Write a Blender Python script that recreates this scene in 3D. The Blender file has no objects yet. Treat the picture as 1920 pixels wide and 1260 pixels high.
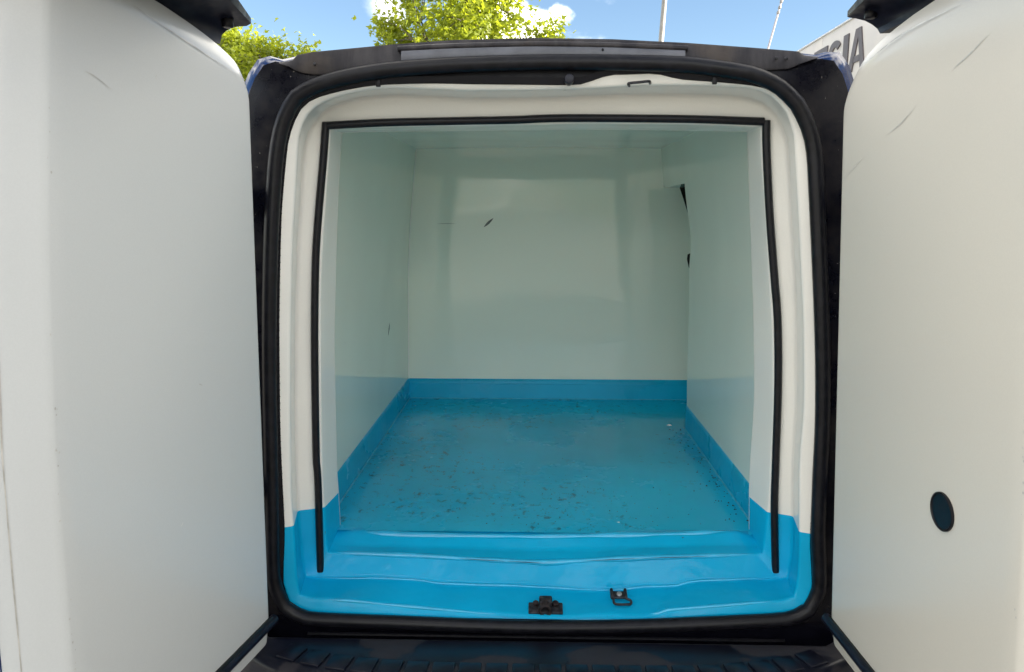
import bpy, bmesh, math, random
from mathutils import Vector, Matrix, Euler, noise

R = math.radians
sc = bpy.context.scene
col = sc.collection

# ------------------------------------------------------------------ camera
CAM_Z = 1.40
FPX, PITCH, YAW = 1400.0, R(9.33), R(1.6)
cd = bpy.data.cameras.new('camera')
cam = bpy.data.objects.new('camera', cd)
col.objects.link(cam)
cam.location = (0, 0, CAM_Z)
cam.rotation_euler = (R(90) - PITCH, 0, YAW)
cd.sensor_fit = 'HORIZONTAL'
cd.sensor_width = 36
cd.lens = 36 * FPX / 1920
cd.clip_start = 0.02
cd.clip_end = 3000
sc.camera = cam
sc.render.resolution_x, sc.render.resolution_y = 1024, 672

# ------------------------------------------------------------------ sky and sun
SUN_EL, SUN_AZ = R(22), R(100)            # azimuth measured from +Y towards +X
world = bpy.data.worlds.new('World')
sc.world = world
world.use_nodes = True
wn, wl = world.node_tree.nodes, world.node_tree.links
wn.clear()


def wnode(t, **kw):
    n = wn.new(t)
    for k, v in kw.items():
        setattr(n, k, v)
    return n


sky = wnode('ShaderNodeTexSky', sky_type='NISHITA', sun_disc=False)
sky.sun_elevation = SUN_EL
sky.sun_rotation = SUN_AZ
sky.air_density = 1.0
sky.dust_density = 0.25
sky.ozone_density = 2.4
bg = wnode('ShaderNodeBackground')
bg.inputs['Strength'].default_value = 0.051
wl.new(sky.outputs[0], bg.inputs['Color'])
bgc = wnode('ShaderNodeBackground')
bgc.inputs['Color'].default_value = (1.0, 0.94, 0.83, 1)
bgc.inputs['Strength'].default_value = 1.3
tc = wnode('ShaderNodeTexCoord')


def wmath(op, a, b=None, clamp=False):
    n = wnode('ShaderNodeMath', operation=op, use_clamp=clamp)
    for i, v in enumerate((a, b)):
        if v is None:
            continue
        if isinstance(v, (int, float)):
            n.inputs[i].default_value = v
        else:
            wl.new(v, n.inputs[i])
    return n.outputs[0]


def wramp(src, lo, hi):
    n = wnode('ShaderNodeMapRange', interpolation_type='SMOOTHSTEP')
    wl.new(src, n.inputs['Value'])
    n.inputs['From Min'].default_value = lo
    n.inputs['From Max'].default_value = hi
    return n.outputs['Result']


CLOUDOFF = (12.33, 0.82, 7.58)
# wispy clouds over the whole sky
mp = wnode('ShaderNodeMapping')
wl.new(tc.outputs['Generated'], mp.inputs['Vector'])
mp.inputs['Scale'].default_value = (1.0, 1.0, 2.4)
mp.inputs['Location'].default_value = CLOUDOFF
n1 = wnode('ShaderNodeTexNoise')
n1.inputs['Scale'].default_value = 1.9
n1.inputs['Detail'].default_value = 9
n1.inputs['Roughness'].default_value = 0.6
wl.new(mp.outputs[0], n1.inputs['Vector'])
wisps = wmath('MULTIPLY', wramp(n1.outputs['Fac'], 0.46, 0.63), 0.92)


def raydir(px, py):
    v = Vector((px - 960, 630 - py, -FPX)).normalized()
    return Euler((R(90) - PITCH, 0, YAW)).to_matrix() @ v


def puff(px, py, rad, soft):
    d = raydir(px, py)
    nz = wnode('ShaderNodeTexNoise')
    nz.inputs['Scale'].default_value = 22
    nz.inputs['Detail'].default_value = 6
    wl.new(tc.outputs['Generated'], nz.inputs['Vector'])
    sub = wnode('ShaderNodeVectorMath', operation='SUBTRACT')
    wl.new(tc.outputs['Generated'], sub.inputs[0])
    sub.inputs[1].default_value = d
    ln = wnode('ShaderNodeVectorMath', operation='LENGTH')
    wl.new(sub.outputs[0], ln.inputs[0])
    dist = wmath('ADD', ln.outputs['Value'], wmath('MULTIPLY', wmath('SUBTRACT', nz.outputs['Fac'], 0.5), 0.055))
    return wramp(dist, rad, rad - soft)


cl = wmath('MAXIMUM', wisps, puff(978, 62, 0.046, 0.018))
cl = wmath('MAXIMUM', cl, puff(935, 85, 0.06, 0.02))
cl = wmath('MAXIMUM', cl, wmath('MULTIPLY', puff(1040, 28, 0.015, 0.014), 0.5))
cl = wmath('MAXIMUM', cl, wmath('MULTIPLY', puff(725, 20, 0.030, 0.03), 0.45))
mixs = wnode('ShaderNodeMixShader')
wl.new(cl, mixs.inputs[0])
wl.new(bg.outputs[0], mixs.inputs[1])
wl.new(bgc.outputs[0], mixs.inputs[2])
wo = wnode('ShaderNodeOutputWorld')
wl.new(mixs.outputs[0], wo.inputs['Surface'])

sd = bpy.data.lights.new('sun', 'SUN')
sd.energy = 4.5
sd.angle = R(0.53)
sd.color = (1.0, 0.91, 0.78)
sun = bpy.data.objects.new('sun', sd)
col.objects.link(sun)
sv = Vector((math.sin(SUN_AZ) * math.cos(SUN_EL), math.cos(SUN_AZ) * math.cos(SUN_EL), math.sin(SUN_EL)))
sun.rotation_euler = (-sv).to_track_quat('-Z', 'Y').to_euler()
sun.location = sv * 40

sc.cycles.max_bounces = 12
sc.cycles.diffuse_bounces = 8
vs = sc.view_settings
vs.view_transform = 'Standard'
vs.look = 'None'
vs.exposure = 2.15
vs.gamma = 1.0
vs.use_curve_mapping = False


# ------------------------------------------------------------------ pixel helpers
def U(px, py, d):
    """photo pixel -> point on the vertical plane y = d"""
    r = raydir(px, py)
    p = r * (d / r.y)
    p.z += CAM_Z
    return p


def UZ(px, py, z):
    """photo pixel -> point at height z (relative to the camera)"""
    r = raydir(px, py)
    p = r * (z / r.z)
    p.z += CAM_Z
    return p


def UX(px, py, x):
    r = raydir(px, py)
    p = r * (x / r.x)
    p.z += CAM_Z
    return p


FLOOR_Z = CAM_Z - 0.80
PAINT_Z = FLOOR_Z + 0.090


# ------------------------------------------------------------------ materials
class NT:
    def __init__(self, name):
        self.m = bpy.data.materials.new(name)
        self.m.use_nodes = True
        self.n, self.l = self.m.node_tree.nodes, self.m.node_tree.links
        self.b = self.n['Principled BSDF']
        self.tc = self.n.new('ShaderNodeTexCoord')

    def node(self, t, **kw):
        n = self.n.new(t)
        for k, v in kw.items():
            setattr(n, k, v)
        return n

    def mapping(self, scale, loc=(0, 0, 0), rot=(0, 0, 0)):
        n = self.node('ShaderNodeMapping')
        self.l.new(self.tc.outputs['Object'], n.inputs['Vector'])
        n.inputs['Scale'].default_value = scale
        n.inputs['Location'].default_value = loc
        n.inputs['Rotation'].default_value = rot
        return n.outputs[0]

    def noise(self, scale, detail=4, rough=0.55, vec=None):
        n = self.node('ShaderNodeTexNoise')
        n.inputs['Scale'].default_value = scale
        n.inputs['Detail'].default_value = detail
        n.inputs['Roughness'].default_value = rough
        self.l.new(vec if vec else self.tc.outputs['Object'], n.inputs['Vector'])
        return n.outputs['Fac']

    def ramp(self, src, lo, hi, a=0.0, b=1.0):
        n = self.node('ShaderNodeMapRange', interpolation_type='SMOOTHSTEP')
        self.l.new(src, n.inputs['Value'])
        for k, v in (('From Min', lo), ('From Max', hi), ('To Min', a), ('To Max', b)):
            n.inputs[k].default_value = v
        return n.outputs['Result']

    def math(self, op, a, b):
        n = self.node('ShaderNodeMath', operation=op)
        for i, v in enumerate((a, b)):
            if isinstance(v, (int, float)):
                n.inputs[i].default_value = v
            else:
                self.l.new(v, n.inputs[i])
        return n.outputs[0]

    def mix(self, fac, a, b):
        n = self.node('ShaderNodeMix', data_type='RGBA')
        if isinstance(fac, (int, float)):
            n.inputs[0].default_value = fac
        else:
            self.l.new(fac, n.inputs[0])
        for i, v in ((6, a), (7, b)):
            if isinstance(v, tuple):
                n.inputs[i].default_value = (*v, 1)
            else:
                self.l.new(v, n.inputs[i])
        return n.outputs[2]

    def color(self, v):
        if isinstance(v, tuple):
            self.b.inputs['Base Color'].default_value = (*v, 1)
        else:
            self.l.new(v, self.b.inputs['Base Color'])

    def rough(self, v):
        if isinstance(v, (int, float)):
            self.b.inputs['Roughness'].default_value = v
        else:
            self.l.new(v, self.b.inputs['Roughness'])

    def bump(self, h, strength, dist=0.01, prev=None):
        n = self.node('ShaderNodeBump')
        n.inputs['Strength'].default_value = strength
        n.inputs['Distance'].default_value = dist
        self.l.new(h, n.inputs['Height'])
        if prev:
            self.l.new(prev, n.inputs['Normal'])
        self.l.new(n.outputs[0], self.b.inputs['Normal'])
        return n.outputs[0]


def simple(name, c, rough=0.5, metal=0.0, var=0.25, nscale=30, bump=0.0, spec=0.5):
    t = NT(name)
    t.b.inputs['Specular IOR Level'].default_value = spec
    f = t.noise(nscale, 5)
    dark = tuple(x * (1 - var) for x in c)
    lite = tuple(min(1, x * (1 + var)) for x in c)
    t.color(t.mix(t.ramp(f, 0.3, 0.7), dark, lite))
    t.rough(t.ramp(f, 0.3, 0.7, rough * 0.85, min(1, rough * 1.2)))
    t.b.inputs['Metallic'].default_value = metal
    if bump:
        t.bump(f, bump, 0.004)
    return t.m


def gelcoat(name, c, rough, wave, specks=0.5):
    t = NT(name)
    gr = t.noise(420, 2, 0.6)
    base = t.mix(t.ramp(gr, 0.3, 0.7, 0, 0.09), c, tuple(x * 0.72 for x in c))
    sp = t.noise(38, 2, 0.5)
    base = t.mix(t.ramp(sp, 0.80, 0.82, 0, specks), base, (0.10, 0.09, 0.08))
    t.color(base)
    t.rough(rough)
    if wave:
        t.bump(t.noise(3.2, 1, 0.3), wave, 0.02)
    return t.m


def bluepaint(name, c, rough, worn):
    t = NT(name)
    big = t.noise(3.0, 4)
    base = t.mix(t.ramp(big, 0.3, 0.7), tuple(x * 0.9 for x in c), tuple(min(1, x * 1.06) for x in c))
    r = None
    if worn:
        # broad matt wear
        wv = t.noise(1.7, 5, 0.55, t.mapping((1.0, 0.8, 1.0), (0.4, 0.3, 0)))
        base = t.mix(t.ramp(wv, 0.42, 0.68, 0, 0.5), base, (0.018, 0.42, 0.60))
        # soft sideways rubbing, only in places
        s1 = t.noise(1.0, 5, 0.6, t.mapping((3.0, 2.6, 5), (1.3, 0, 0)))
        base = t.mix(t.ramp(s1, 0.60, 0.82, 0, 0.40), base, (0.010, 0.19, 0.29))
        # short dark scratches in patches
        gm = t.noise(2.6, 3, 0.5, t.mapping((1, 1, 1), (7.1, 3.3, 0)))
        s2 = t.noise(1.0, 8, 0.8, t.mapping((34, 30, 10), (4.0, 2.0, 0), (0, 0, 0.12)))
        f2 = t.math('MULTIPLY', t.ramp(s2, 0.555, 0.60, 0, 0.9), t.ramp(gm, 0.42, 0.56))
        base = t.mix(f2, base, (0.008, 0.07, 0.09))
        s3 = t.noise(1.0, 6, 0.7, t.mapping((9, 16, 10), (1.0, 5.0, 0), (0, 0, -0.06)))
        base = t.mix(t.ramp(s3, 0.64, 0.69, 0, 0.6), base, (0.008, 0.10, 0.15))
        # grit and rust coloured crumbs
        g = t.noise(95, 6, 0.75)
        f = t.math('MULTIPLY', t.ramp(g, 0.61, 0.66, 0, 0.55), t.ramp(gm, 0.47, 0.60))
        base = t.mix(f, base, (0.045, 0.040, 0.022))
        r = t.ramp(s1, 0.4, 0.7, rough * 0.7, rough * 1.6)
    else:
        s1 = t.noise(1.0, 9, 0.7, t.mapping((7, 30, 18), (0.2, 0.6, 0)))
        base = t.mix(t.ramp(s1, 0.63, 0.78, 0, 0.5), base, tuple(x * 0.55 for x in c))
        sp = t.noise(70, 3, 0.6)
        base = t.mix(t.ramp(sp, 0.745, 0.775, 0, 0.8), base, (0.05, 0.045, 0.03))
        r = t.ramp(big, 0.3, 0.7, rough * 0.8, rough * 1.3)
    t.color(base)
    t.rough(r)
    t.b.inputs['Specular IOR Level'].default_value = 0.22 if worn else 0.2
    b1 = t.bump(t.noise(7, 3), 0.08 if worn else 0.20, 0.02)
    t.bump(t.noise(45, 6, 0.6, t.mapping((1, 0.8, 1))), 0.05 if worn else 0.12, 0.004, b1)
    return t.m


M = {}
M['white'] = gelcoat('white_gelcoat', (0.88, 0.865, 0.805), 0.15, 0.12)
M['wall'] = gelcoat('glossy_wall_gelcoat', (0.85, 0.885, 0.78), 0.05, 0.20, 0.2)
M['doorL'] = gelcoat('door_gelcoat_cool_light', (0.625, 0.64, 0.635), 0.24, 0)  # cool sky light toned into the liner colour
M['doorR'] = gelcoat('door_gelcoat_warm_light', (0.67, 0.64, 0.57), 0.24, 0)  # warm light from the left toned into the liner colour
M['blue'] = bluepaint('blue_sill_paint', (0.003, 0.41, 0.71), 0.12, False)
M['bluefloor'] = bluepaint('worn_blue_floor_paint', (0.004, 0.49, 0.77), 0.24, True)
M['bluewall'] = bluepaint('blue_skirting_paint', (0.002, 0.41, 0.68), 0.28, False)
M['bead'] = simple('pale_sealant', (0.05, 0.42, 0.60), 0.5)
M['rubber'] = simple('black_rubber', (0.007, 0.007, 0.010), 0.36, nscale=60, var=0.35, bump=0.05, spec=0.28)
M['rubber2'] = simple('dull_black_rubber', (0.004, 0.004, 0.007), 0.5, nscale=60, spec=0.25)
M['strip'] = simple('bulb_seal_rubber', (0.008, 0.009, 0.018), 0.36, nscale=40, spec=0.35)
M['sill'] = simple('black_gloss_sill', (0.003, 0.003, 0.006), 0.12, spec=0.3)
M['black'] = simple('black_void_trim', (0.004, 0.004, 0.005), 0.5)
M['steel'] = simple('dark_plated_steel', (0.045, 0.045, 0.05), 0.38, 0.7, 0.5, 120, 0.15)
M['rust'] = simple('rusty_steel', (0.028, 0.020, 0.020), 0.6, 0.4, 0.6, 150, 0.2)
M['rivet'] = simple('bare_rivet', (0.55, 0.55, 0.55), 0.35, 0.9, 0.2, 100)
M['galv'] = simple('galvanised_steel', (0.26, 0.25, 0.235), 0.5, 0.2, 0.2, 12)
M['glass'] = simple('dark_glass', (0.01, 0.012, 0.014), 0.06)
M['alloy'] = simple('alloy_rim', (0.45, 0.45, 0.46), 0.35, 0.8)
M['redlens'] = simple('red_lens', (0.35, 0.01, 0.012), 0.12)
M['scuff'] = simple('dark_scuff', (0.13, 0.14, 0.125), 0.6)
M['faint'] = simple('faint_scratch_and_crease', (0.585, 0.575, 0.545), 0.6)
M['faint2'] = simple('dark_scratch', (0.50, 0.49, 0.465), 0.6)
M['faint3'] = simple('grimy_crease', (0.50, 0.48, 0.44), 0.6)
M['grit'] = simple('dark_grit', (0.012, 0.013, 0.010), 0.9)
M['paper'] = simple('white_paper', (0.75, 0.74, 0.70), 0.8)
M['crumb'] = simple('brown_crumb', (0.16, 0.09, 0.04), 0.85)


def navy():
    t = NT('navy_car_paint')
    d = t.noise(4, 3)
    t.color(t.mix(d, (0.006, 0.024, 0.10), (0.007, 0.028, 0.115)))
    t.rough(0.12)
    t.b.inputs['Coat Weight'].default_value = 0.15
    t.b.inputs['Coat Roughness'].default_value = 0.04
    return t.m


def dusty():
    t = NT('dusty_dark_paint')
    d = t.noise(14, 9, 0.72)
    sp = t.noise(75, 4, 0.65)
    b = t.mix(t.ramp(d, 0.42, 0.70, 0, 0.55), (0.004, 0.004, 0.008), (0.030, 0.025, 0.023))
    b = t.mix(t.ramp(sp, 0.685, 0.72, 0, 0.8), b, (0.30, 0.28, 0.25))
    t.color(b)
    t.rough(t.ramp(d, 0.3, 0.7, 0.22, 0.5))
    t.b.inputs['Specular IOR Level'].default_value = 0.28
    return t.m


def weathered():
    t = NT('weathered_black_plastic')
    d = t.noise(1.0, 8, 0.65, t.mapping((26, 8, 5)))
    s = t.noise(6, 5, 0.6)
    b = t.mix(t.ramp(d, 0.36, 0.68), (0.015, 0.014, 0.018), (0.046, 0.042, 0.045))
    b = t.mix(t.ramp(s, 0.55, 0.75, 0, 0.5), b, (0.085, 0.066, 0.05))
    t.color(b)
    t.rough(t.ramp(s, 0.3, 0.7, 0.38, 0.62))
    t.b.inputs['Specular IOR Level'].default_value = 0.3
    t.bump(t.noise(220, 2), 0.1, 0.002)
    return t.m


def bumperplastic():
    t = NT('bumper_plastic')
    d = t.noise(9, 7, 0.6)
    wet = t.noise(3.1, 3, 0.5, t.mapping((1, 1.6, 1), (2.0, 0.3, 0)))
    b = t.mix(t.ramp(d, 0.35, 0.7), (0.005, 0.006, 0.013), (0.010, 0.012, 0.022))
    b = t.mix(t.ramp(wet, 0.545, 0.56, 0, 0.75), b, (0.034, 0.031, 0.036))
    t.color(b)
    t.rough(t.ramp(wet, 0.54, 0.56, 0.30, 0.6))
    t.b.inputs['Specular IOR Level'].default_value = 0.3
    t.bump(t.noise(260, 2), 0.12, 0.002)
    return t.m


M['navy'] = navy()
M['dusty'] = dusty()
M['weathered'] = weathered()
M['bumper'] = bumperplastic()
M['spoiler'] = simple('satin_dark_plastic', (0.005, 0.005, 0.013), 0.42, spec=0.25)
M['greyplate'] = simple('grey_lamp_plate', (0.10, 0.105, 0.125), 0.35, var=0.25, nscale=14)


# ------------------------------------------------------------------ mesh helpers
def obj(name, verts, faces, mats, parent=None, smooth=40, root=None):
    me = bpy.data.meshes.new(name)
    me.from_pydata([tuple(v) for v in verts], [], faces)
    bm = bmesh.new()
    bm.from_mesh(me)
    bmesh.ops.remove_doubles(bm, verts=bm.verts, dist=1e-5)
    bmesh.ops.recalc_face_normals(bm, faces=bm.faces)
    bm.to_mesh(me)
    bm.free()
    return link(name, me, mats, parent, smooth)


def link(name, me, mats, parent=None, smooth=40):
    for m in (mats if isinstance(mats, (list, tuple)) else [mats]):
        me.materials.append(m)
    if smooth:
        me.shade_smooth()
        me.set_sharp_from_angle(angle=R(smooth))
    o = bpy.data.objects.new(name, me)
    col.objects.link(o)
    if parent is not None:
        setparent(o, parent)
    return o


def setparent(o, p):
    o.parent = p
    if p.type == 'EMPTY':
        o.matrix_parent_inverse = Matrix.Translation(-p.location)


def thing(name, label, cat, loc=(0, 0, 0), group=None):
    o = bpy.data.objects.new(name, None)
    col.objects.link(o)
    o.location = loc
    o['label'] = label
    o['category'] = cat
    if group:
        o['group'] = group
    return o


def crom(pts, n):
    """resample an open polyline of Vectors to n+1 points, Catmull-Rom smoothed, even in arc length"""
    P = [pts[0] * 2 - pts[1]] + list(pts) + [pts[-1] * 2 - pts[-2]]
    fine = []
    for i in range(1, len(P) - 2):
        p0, p1, p2, p3 = P[i - 1:i + 3]
        for k in range(8):
            t = k / 8
            fine.append(0.5 * (2 * p1 + (p2 - p0) * t + (2 * p0 - 5 * p1 + 4 * p2 - p3) * t * t + (3 * p1 - p0 - 3 * p2 + p3) * t ** 3))
    fine.append(P[-2].copy())
    return resample(fine, n)


def resample(pts, n):
    acc = [0]
    for a, b in zip(pts, pts[1:]):
        acc.append(acc[-1] + (b - a).length)
    out, j = [], 0
    for i in range(n + 1):
        s = acc[-1] * i / n
        while j < len(acc) - 2 and acc[j + 1] < s:
            j += 1
        L = acc[j + 1] - acc[j]
        out.append(pts[j].lerp(pts[j + 1], 0 if L == 0 else min(1, (s - acc[j]) / L)))
    return out


def grid_faces(nr, nc, close_c=False, close_r=False):
    fs = []
    for r in range(nr if close_r else nr - 1):
        for c in range(nc if close_c else nc - 1):
            a, b = r * nc + c, r * nc + (c + 1) % nc
            r2 = (r + 1) % nr
            fs.append((a, b, r2 * nc + (c + 1) % nc, r2 * nc + c))
    return fs


def loft(name, rows, mats, parent=None, close=False, smooth=40, caps=False):
    nc = len(rows[0])
    v = [p for r in rows for p in r]
    f = grid_faces(len(rows), nc, close)
    if caps and close:
        f.append(tuple(range(nc)))
        f.append(tuple((len(rows) - 1) * nc + i for i in range(nc)))
    return obj(name, v, f, mats, parent, smooth)


def tube_data(path, rad, seg=10, closed=False, squash=1.0):
    n = len(path)
    v, f = [], []
    up = None
    for i, p in enumerate(path):
        if closed:
            t = (path[(i + 1) % n] - path[i - 1]).normalized()
        else:
            t = (path[min(i + 1, n - 1)] - path[max(i - 1, 0)]).normalized()
        if up is None:
            up = Vector((0, 1, 0)) if abs(t.y) < 0.9 else Vector((0, 0, 1))
        a = (up - t * up.dot(t)).normalized()
        up = a
        b = t.cross(a)
        r = rad[i] if isinstance(rad, (list, tuple)) else rad
        for k in range(seg):
            an = 2 * math.pi * k / seg
            v.append(p + a * (math.cos(an) * r * squash) + b * (math.sin(an) * r))
    f = grid_faces(n, seg, True, closed)
    if not closed:
        f.append(tuple(range(seg)))
        f.append(tuple((n - 1) * seg + i for i in range(seg)))
    return v, f


def tube(name, path, rad, mat, parent=None, seg=10, closed=False, squash=1.0):
    v, f = tube_data(path, rad, seg, closed, squash)
    return obj(name, v, f, mat, parent)


class MB:
    def __init__(self):
        self.bm = bmesh.new()

    def box(self, c, s, rot=None, bev=0.0, seg=2):
        r = bmesh.ops.create_cube(self.bm, size=1.0)
        vv = r['verts']
        mat = Matrix.Translation(c) @ (rot.to_4x4() if rot else Matrix()) @ Matrix.Diagonal((*s, 1))
        bmesh.ops.transform(self.bm, matrix=mat, verts=vv)
        if bev:
            es = list({e for q in vv for e in q.link_edges})
            bmesh.ops.bevel(self.bm, geom=es, offset=bev, segments=seg, profile=0.5, affect='EDGES')
        return self

    def cyl(self, c, r, h, axis=(0, 0, 1), seg=20, r2=None, bev=0.0):
        q = Vector(axis).normalized().to_track_quat('Z', 'Y').to_matrix()
        res = bmesh.ops.create_cone(self.bm, cap_ends=True, segments=seg, radius1=r, radius2=r if r2 is None else r2, depth=h)
        vv = res['verts']
        if bev:
            es = [e for e in {e for x in vv for e in x.link_edges} if any(len(fc.verts) > 4 for fc in e.link_faces)]
            rr = bmesh.ops.bevel(self.bm, geom=es, offset=bev, segments=2, profile=0.5, affect='EDGES')
            vv = list({x for x in vv if x.is_valid} | set(rr['verts']))
        bmesh.ops.transform(self.bm, matrix=Matrix.Translation(c) @ q.to_4x4(), verts=vv)
        return self

    def raw(self, v, f):
        vs_ = [self.bm.verts.new(p) for p in v]
        for q in f:
            self.bm.faces.new([vs_[i] for i in q])
        return self

    def build(self, name, mats, parent=None, smooth=35):
        me = bpy.data.meshes.new(name)
        bmesh.ops.recalc_face_normals(self.bm, faces=self.bm.faces)
        self.bm.to_mesh(me)
        self.bm.free()
        return link(name, me, mats, parent, smooth)


def structure(o):
    o['kind'] = 'structure'
    return o


# ------------------------------------------------------------------ ground
def concrete():
    t = NT('pale_paving_concrete')
    a = t.noise(0.6, 6)
    b = t.noise(18, 8, 0.7)
    c = t.mix(t.ramp(a, 0.3, 0.7), (0.22, 0.205, 0.18), (0.31, 0.285, 0.25))
    c = t.mix(t.ramp(b, 0.5, 0.75, 0, 0.5), c, (0.17, 0.155, 0.13))
    t.color(c)
    t.rough(0.85)
    t.bump(b, 0.3, 0.01)
    return t.m


g = obj('ground', [(-1500, -1500, 0), (1500, -1500, 0), (1500, 1500, 0), (-1500, 1500, 0)], [(0, 1, 2, 3)], concrete(), None, 0)
structure(g)

# ------------------------------------------------------------------ van
VAN = thing('van', 'dark navy panel van, rear doors wide open on a white and blue cargo box', 'van', (0.028, 3.4, 0))


def px(lst, d):
    return [U(a, b, d) for a, b in lst]


NS = 44     # samples per side of the aperture


def loop4(sides, smooth=True):
    """four sides (each a list of points, sharing corner points) -> closed ring of 4*NS points"""
    out = []
    for s in sides:
        out += (crom(s, NS) if smooth else resample(s, NS))[:-1]
    return out


# measured outlines of the rear aperture, in photo pixels: left, bottom, right, top
L0px = dict(
    l=[(565, 205), (552, 230), (542, 262), (537, 300), (530, 380), (527, 447), (524.5, 580), (524.5, 660), (526, 800), (529, 880), (533, 963), (534, 1010), (532, 1070), (533, 1098), (545, 1130)],
    b=[(545, 1130), (573, 1146), (609, 1149), (741, 1155), (920, 1164), (1021, 1165.5), (1123, 1165), (1225, 1162), (1300, 1159), (1390, 1155), (1475, 1150), (1505, 1135)],
    r=[(1505, 1135), (1521, 1104), (1521, 1070), (1518.6, 1023), (1520, 970), (1524.6, 905), (1528, 800), (1529, 700), (1528, 620), (1523, 470), (1517, 330), (1514, 285), (1505, 240), (1485, 200)],
    t=[(1485, 200), (1455, 176), (1417, 162), (1340, 154), (1275, 149), (1230, 139), (1180, 140), (1140, 142), (1095, 157), (1067, 160), (970, 159), (880, 158), (795, 157), (710, 160), (655, 168), (617, 177), (585, 188), (565, 205)])
L1px = dict(
    l=[(577, 214), (567, 232), (560, 255), (557, 295), (552, 390), (548, 460), (545, 600), (544, 750), (545, 870), (547.5, 950), (552, 1010), (557, 1085), (562, 1118)],
    b=[(562, 1118), (590, 1123), (651, 1125), (741, 1134), (862, 1145), (920, 1150), (1020, 1152), (1120, 1152), (1225, 1151), (1250, 1143), (1400, 1131), (1460, 1126), (1488, 1119)],
    r=[(1488, 1119), (1496, 1080), (1499, 1000), (1499, 880), (1507, 760), (1507, 620), (1503, 520), (1497, 400), (1491, 290), (1488, 250), (1475, 210)],
    t=[(1475, 210), (1455, 187), (1430, 172), (1390, 164), (1300, 160), (1180, 161), (1130, 165), (1000, 169), (900, 170), (800, 167), (720, 166), (660, 174), (620, 186), (595, 197), (577, 214)])
L2px = dict(
    l=[(593, 226), (580, 246), (572, 275), (567, 310), (562, 400), (558, 460), (554, 600), (553, 750), (555, 870), (558, 955), (562, 1005), (568, 1060), (573, 1080)],
    b=[(573, 1080), (620, 1084), (741, 1085), (800, 1089), (830, 1094), (920, 1097), (1020, 1101), (1140, 1107), (1200, 1101), (1270, 1098), (1300, 1090), (1390, 1086), (1440, 1086), (1477, 1082)],
    r=[(1477, 1082), (1484, 1040), (1487, 1000), (1487, 880), (1493, 760), (1493, 620), (1490, 520), (1483, 400), (1478, 290), (1473, 255), (1458, 222)],
    t=[(1458, 222), (1440, 202), (1415, 189), (1380, 181), (1300, 178), (1180, 178), (1130, 180), (1000, 184), (900, 185), (800, 181), (720, 180), (670, 186), (635, 196), (610, 208), (593, 226)])
L4px = dict(
    l=[(620, 241), (616, 300), (607, 430), (602, 520), (601, 660), (604, 860), (608, 953), (613, 1015), (616, 1034)],
    b=[(616, 1034), (700, 1037), (800, 1041), (900, 1047), (1000, 1052), (1025, 1053), (1100, 1049), (1200, 1044), (1300, 1041), (1400, 1038), (1430, 1036)],
    r=[(1430, 1036), (1440, 955), (1444, 880), (1450, 760), (1448, 620), (1442, 520), (1435, 400), (1428, 300), (1426, 238)],
    t=[(1426, 238), (1300, 233), (1180, 232), (1080, 232), (970, 234), (850, 236), (720, 239), (620, 241)])
L5px = dict(
    l=[(641, 249), (637, 300), (632, 410), (628, 560), (627, 660), (631, 860), (635, 930), (638, 988)],
    r=[(1405, 990), (1406, 885), (1414, 760), (1414, 640), (1411.6, 540), (1406.6, 400), (1403, 300), (1401, 247)],
    t=[(1401, 247), (1180, 243), (970, 244), (720, 247), (641, 249)])


def ring_px(D, d):
    return loop4([px(D[k], d) for k in 'lbrt'])


def grow(ring, k, d):
    c = sum(ring, Vector()) / len(ring)
    return [Vector((c.x + (p.x - c.x) * k, d, c.z + (p.z - c.z) * k)) for p in ring]


r0 = ring_px(L0px, 1.600)
rm = grow(r0, 1.02, 1.603)
r1 = ring_px(L1px, 1.608)
r2 = ring_px(L2px, 1.700)
r4 = ring_px(L4px, 1.720)
l5 = {k: px(v, 1.82) for k, v in L5px.items()}
l5['l'][-1].z = FLOOR_Z
l5['r'][0].z = FLOOR_Z
bl, br = l5['l'][-1], l5['r'][0]
l5['b'] = [bl.lerp(br, i / 8) for i in range(9)]
r5 = loop4([l5[k] for k in 'lbrt'])


def mid_ring(d, bpx):
    f = (d - 1.72) / 0.10
    ring = [a.lerp(b, f) for a, b in zip(r4, r5)]
    for p in ring:
        p.y = d
    b0, b1 = ring[NS].copy(), ring[2 * NS].copy()
    pts = [b0] + px(bpx, d) + [b1]
    ring[NS:2 * NS] = resample(pts, NS)[:-1]
    return ring


r4b = mid_ring(1.757, [(690, 1023), (760, 1025), (860, 1028), (1000, 1033), (1030, 1033), (1100, 1030), (1250, 1027), (1370, 1021)])
r4c = mid_ring(1.786, [(665, 995), (760, 1001), (1000, 1004), (1200, 1001), (1300, 998), (1385, 994)])


def fillet_chain(pts, rads):
    """polyline pts with a rounded corner of radius-like setback rads[i] at each inner vertex (5 points each)"""
    out = [pts[0]]
    for i in range(1, len(pts) - 1):
        a, b, c = pts[i - 1], pts[i], pts[i + 1]
        d1, d2 = (a - b), (c - b)
        s = min(rads[i], d1.length * 0.45, d2.length * 0.45)
        p, q = b + d1.normalized() * s, b + d2.normalized() * s
        for k in range(6):
            t = k / 5
            out.append(p * (1 - t) ** 2 + b * 2 * t * (1 - t) + q * t * t)
    out.append(pts[-1])
    return out


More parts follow.
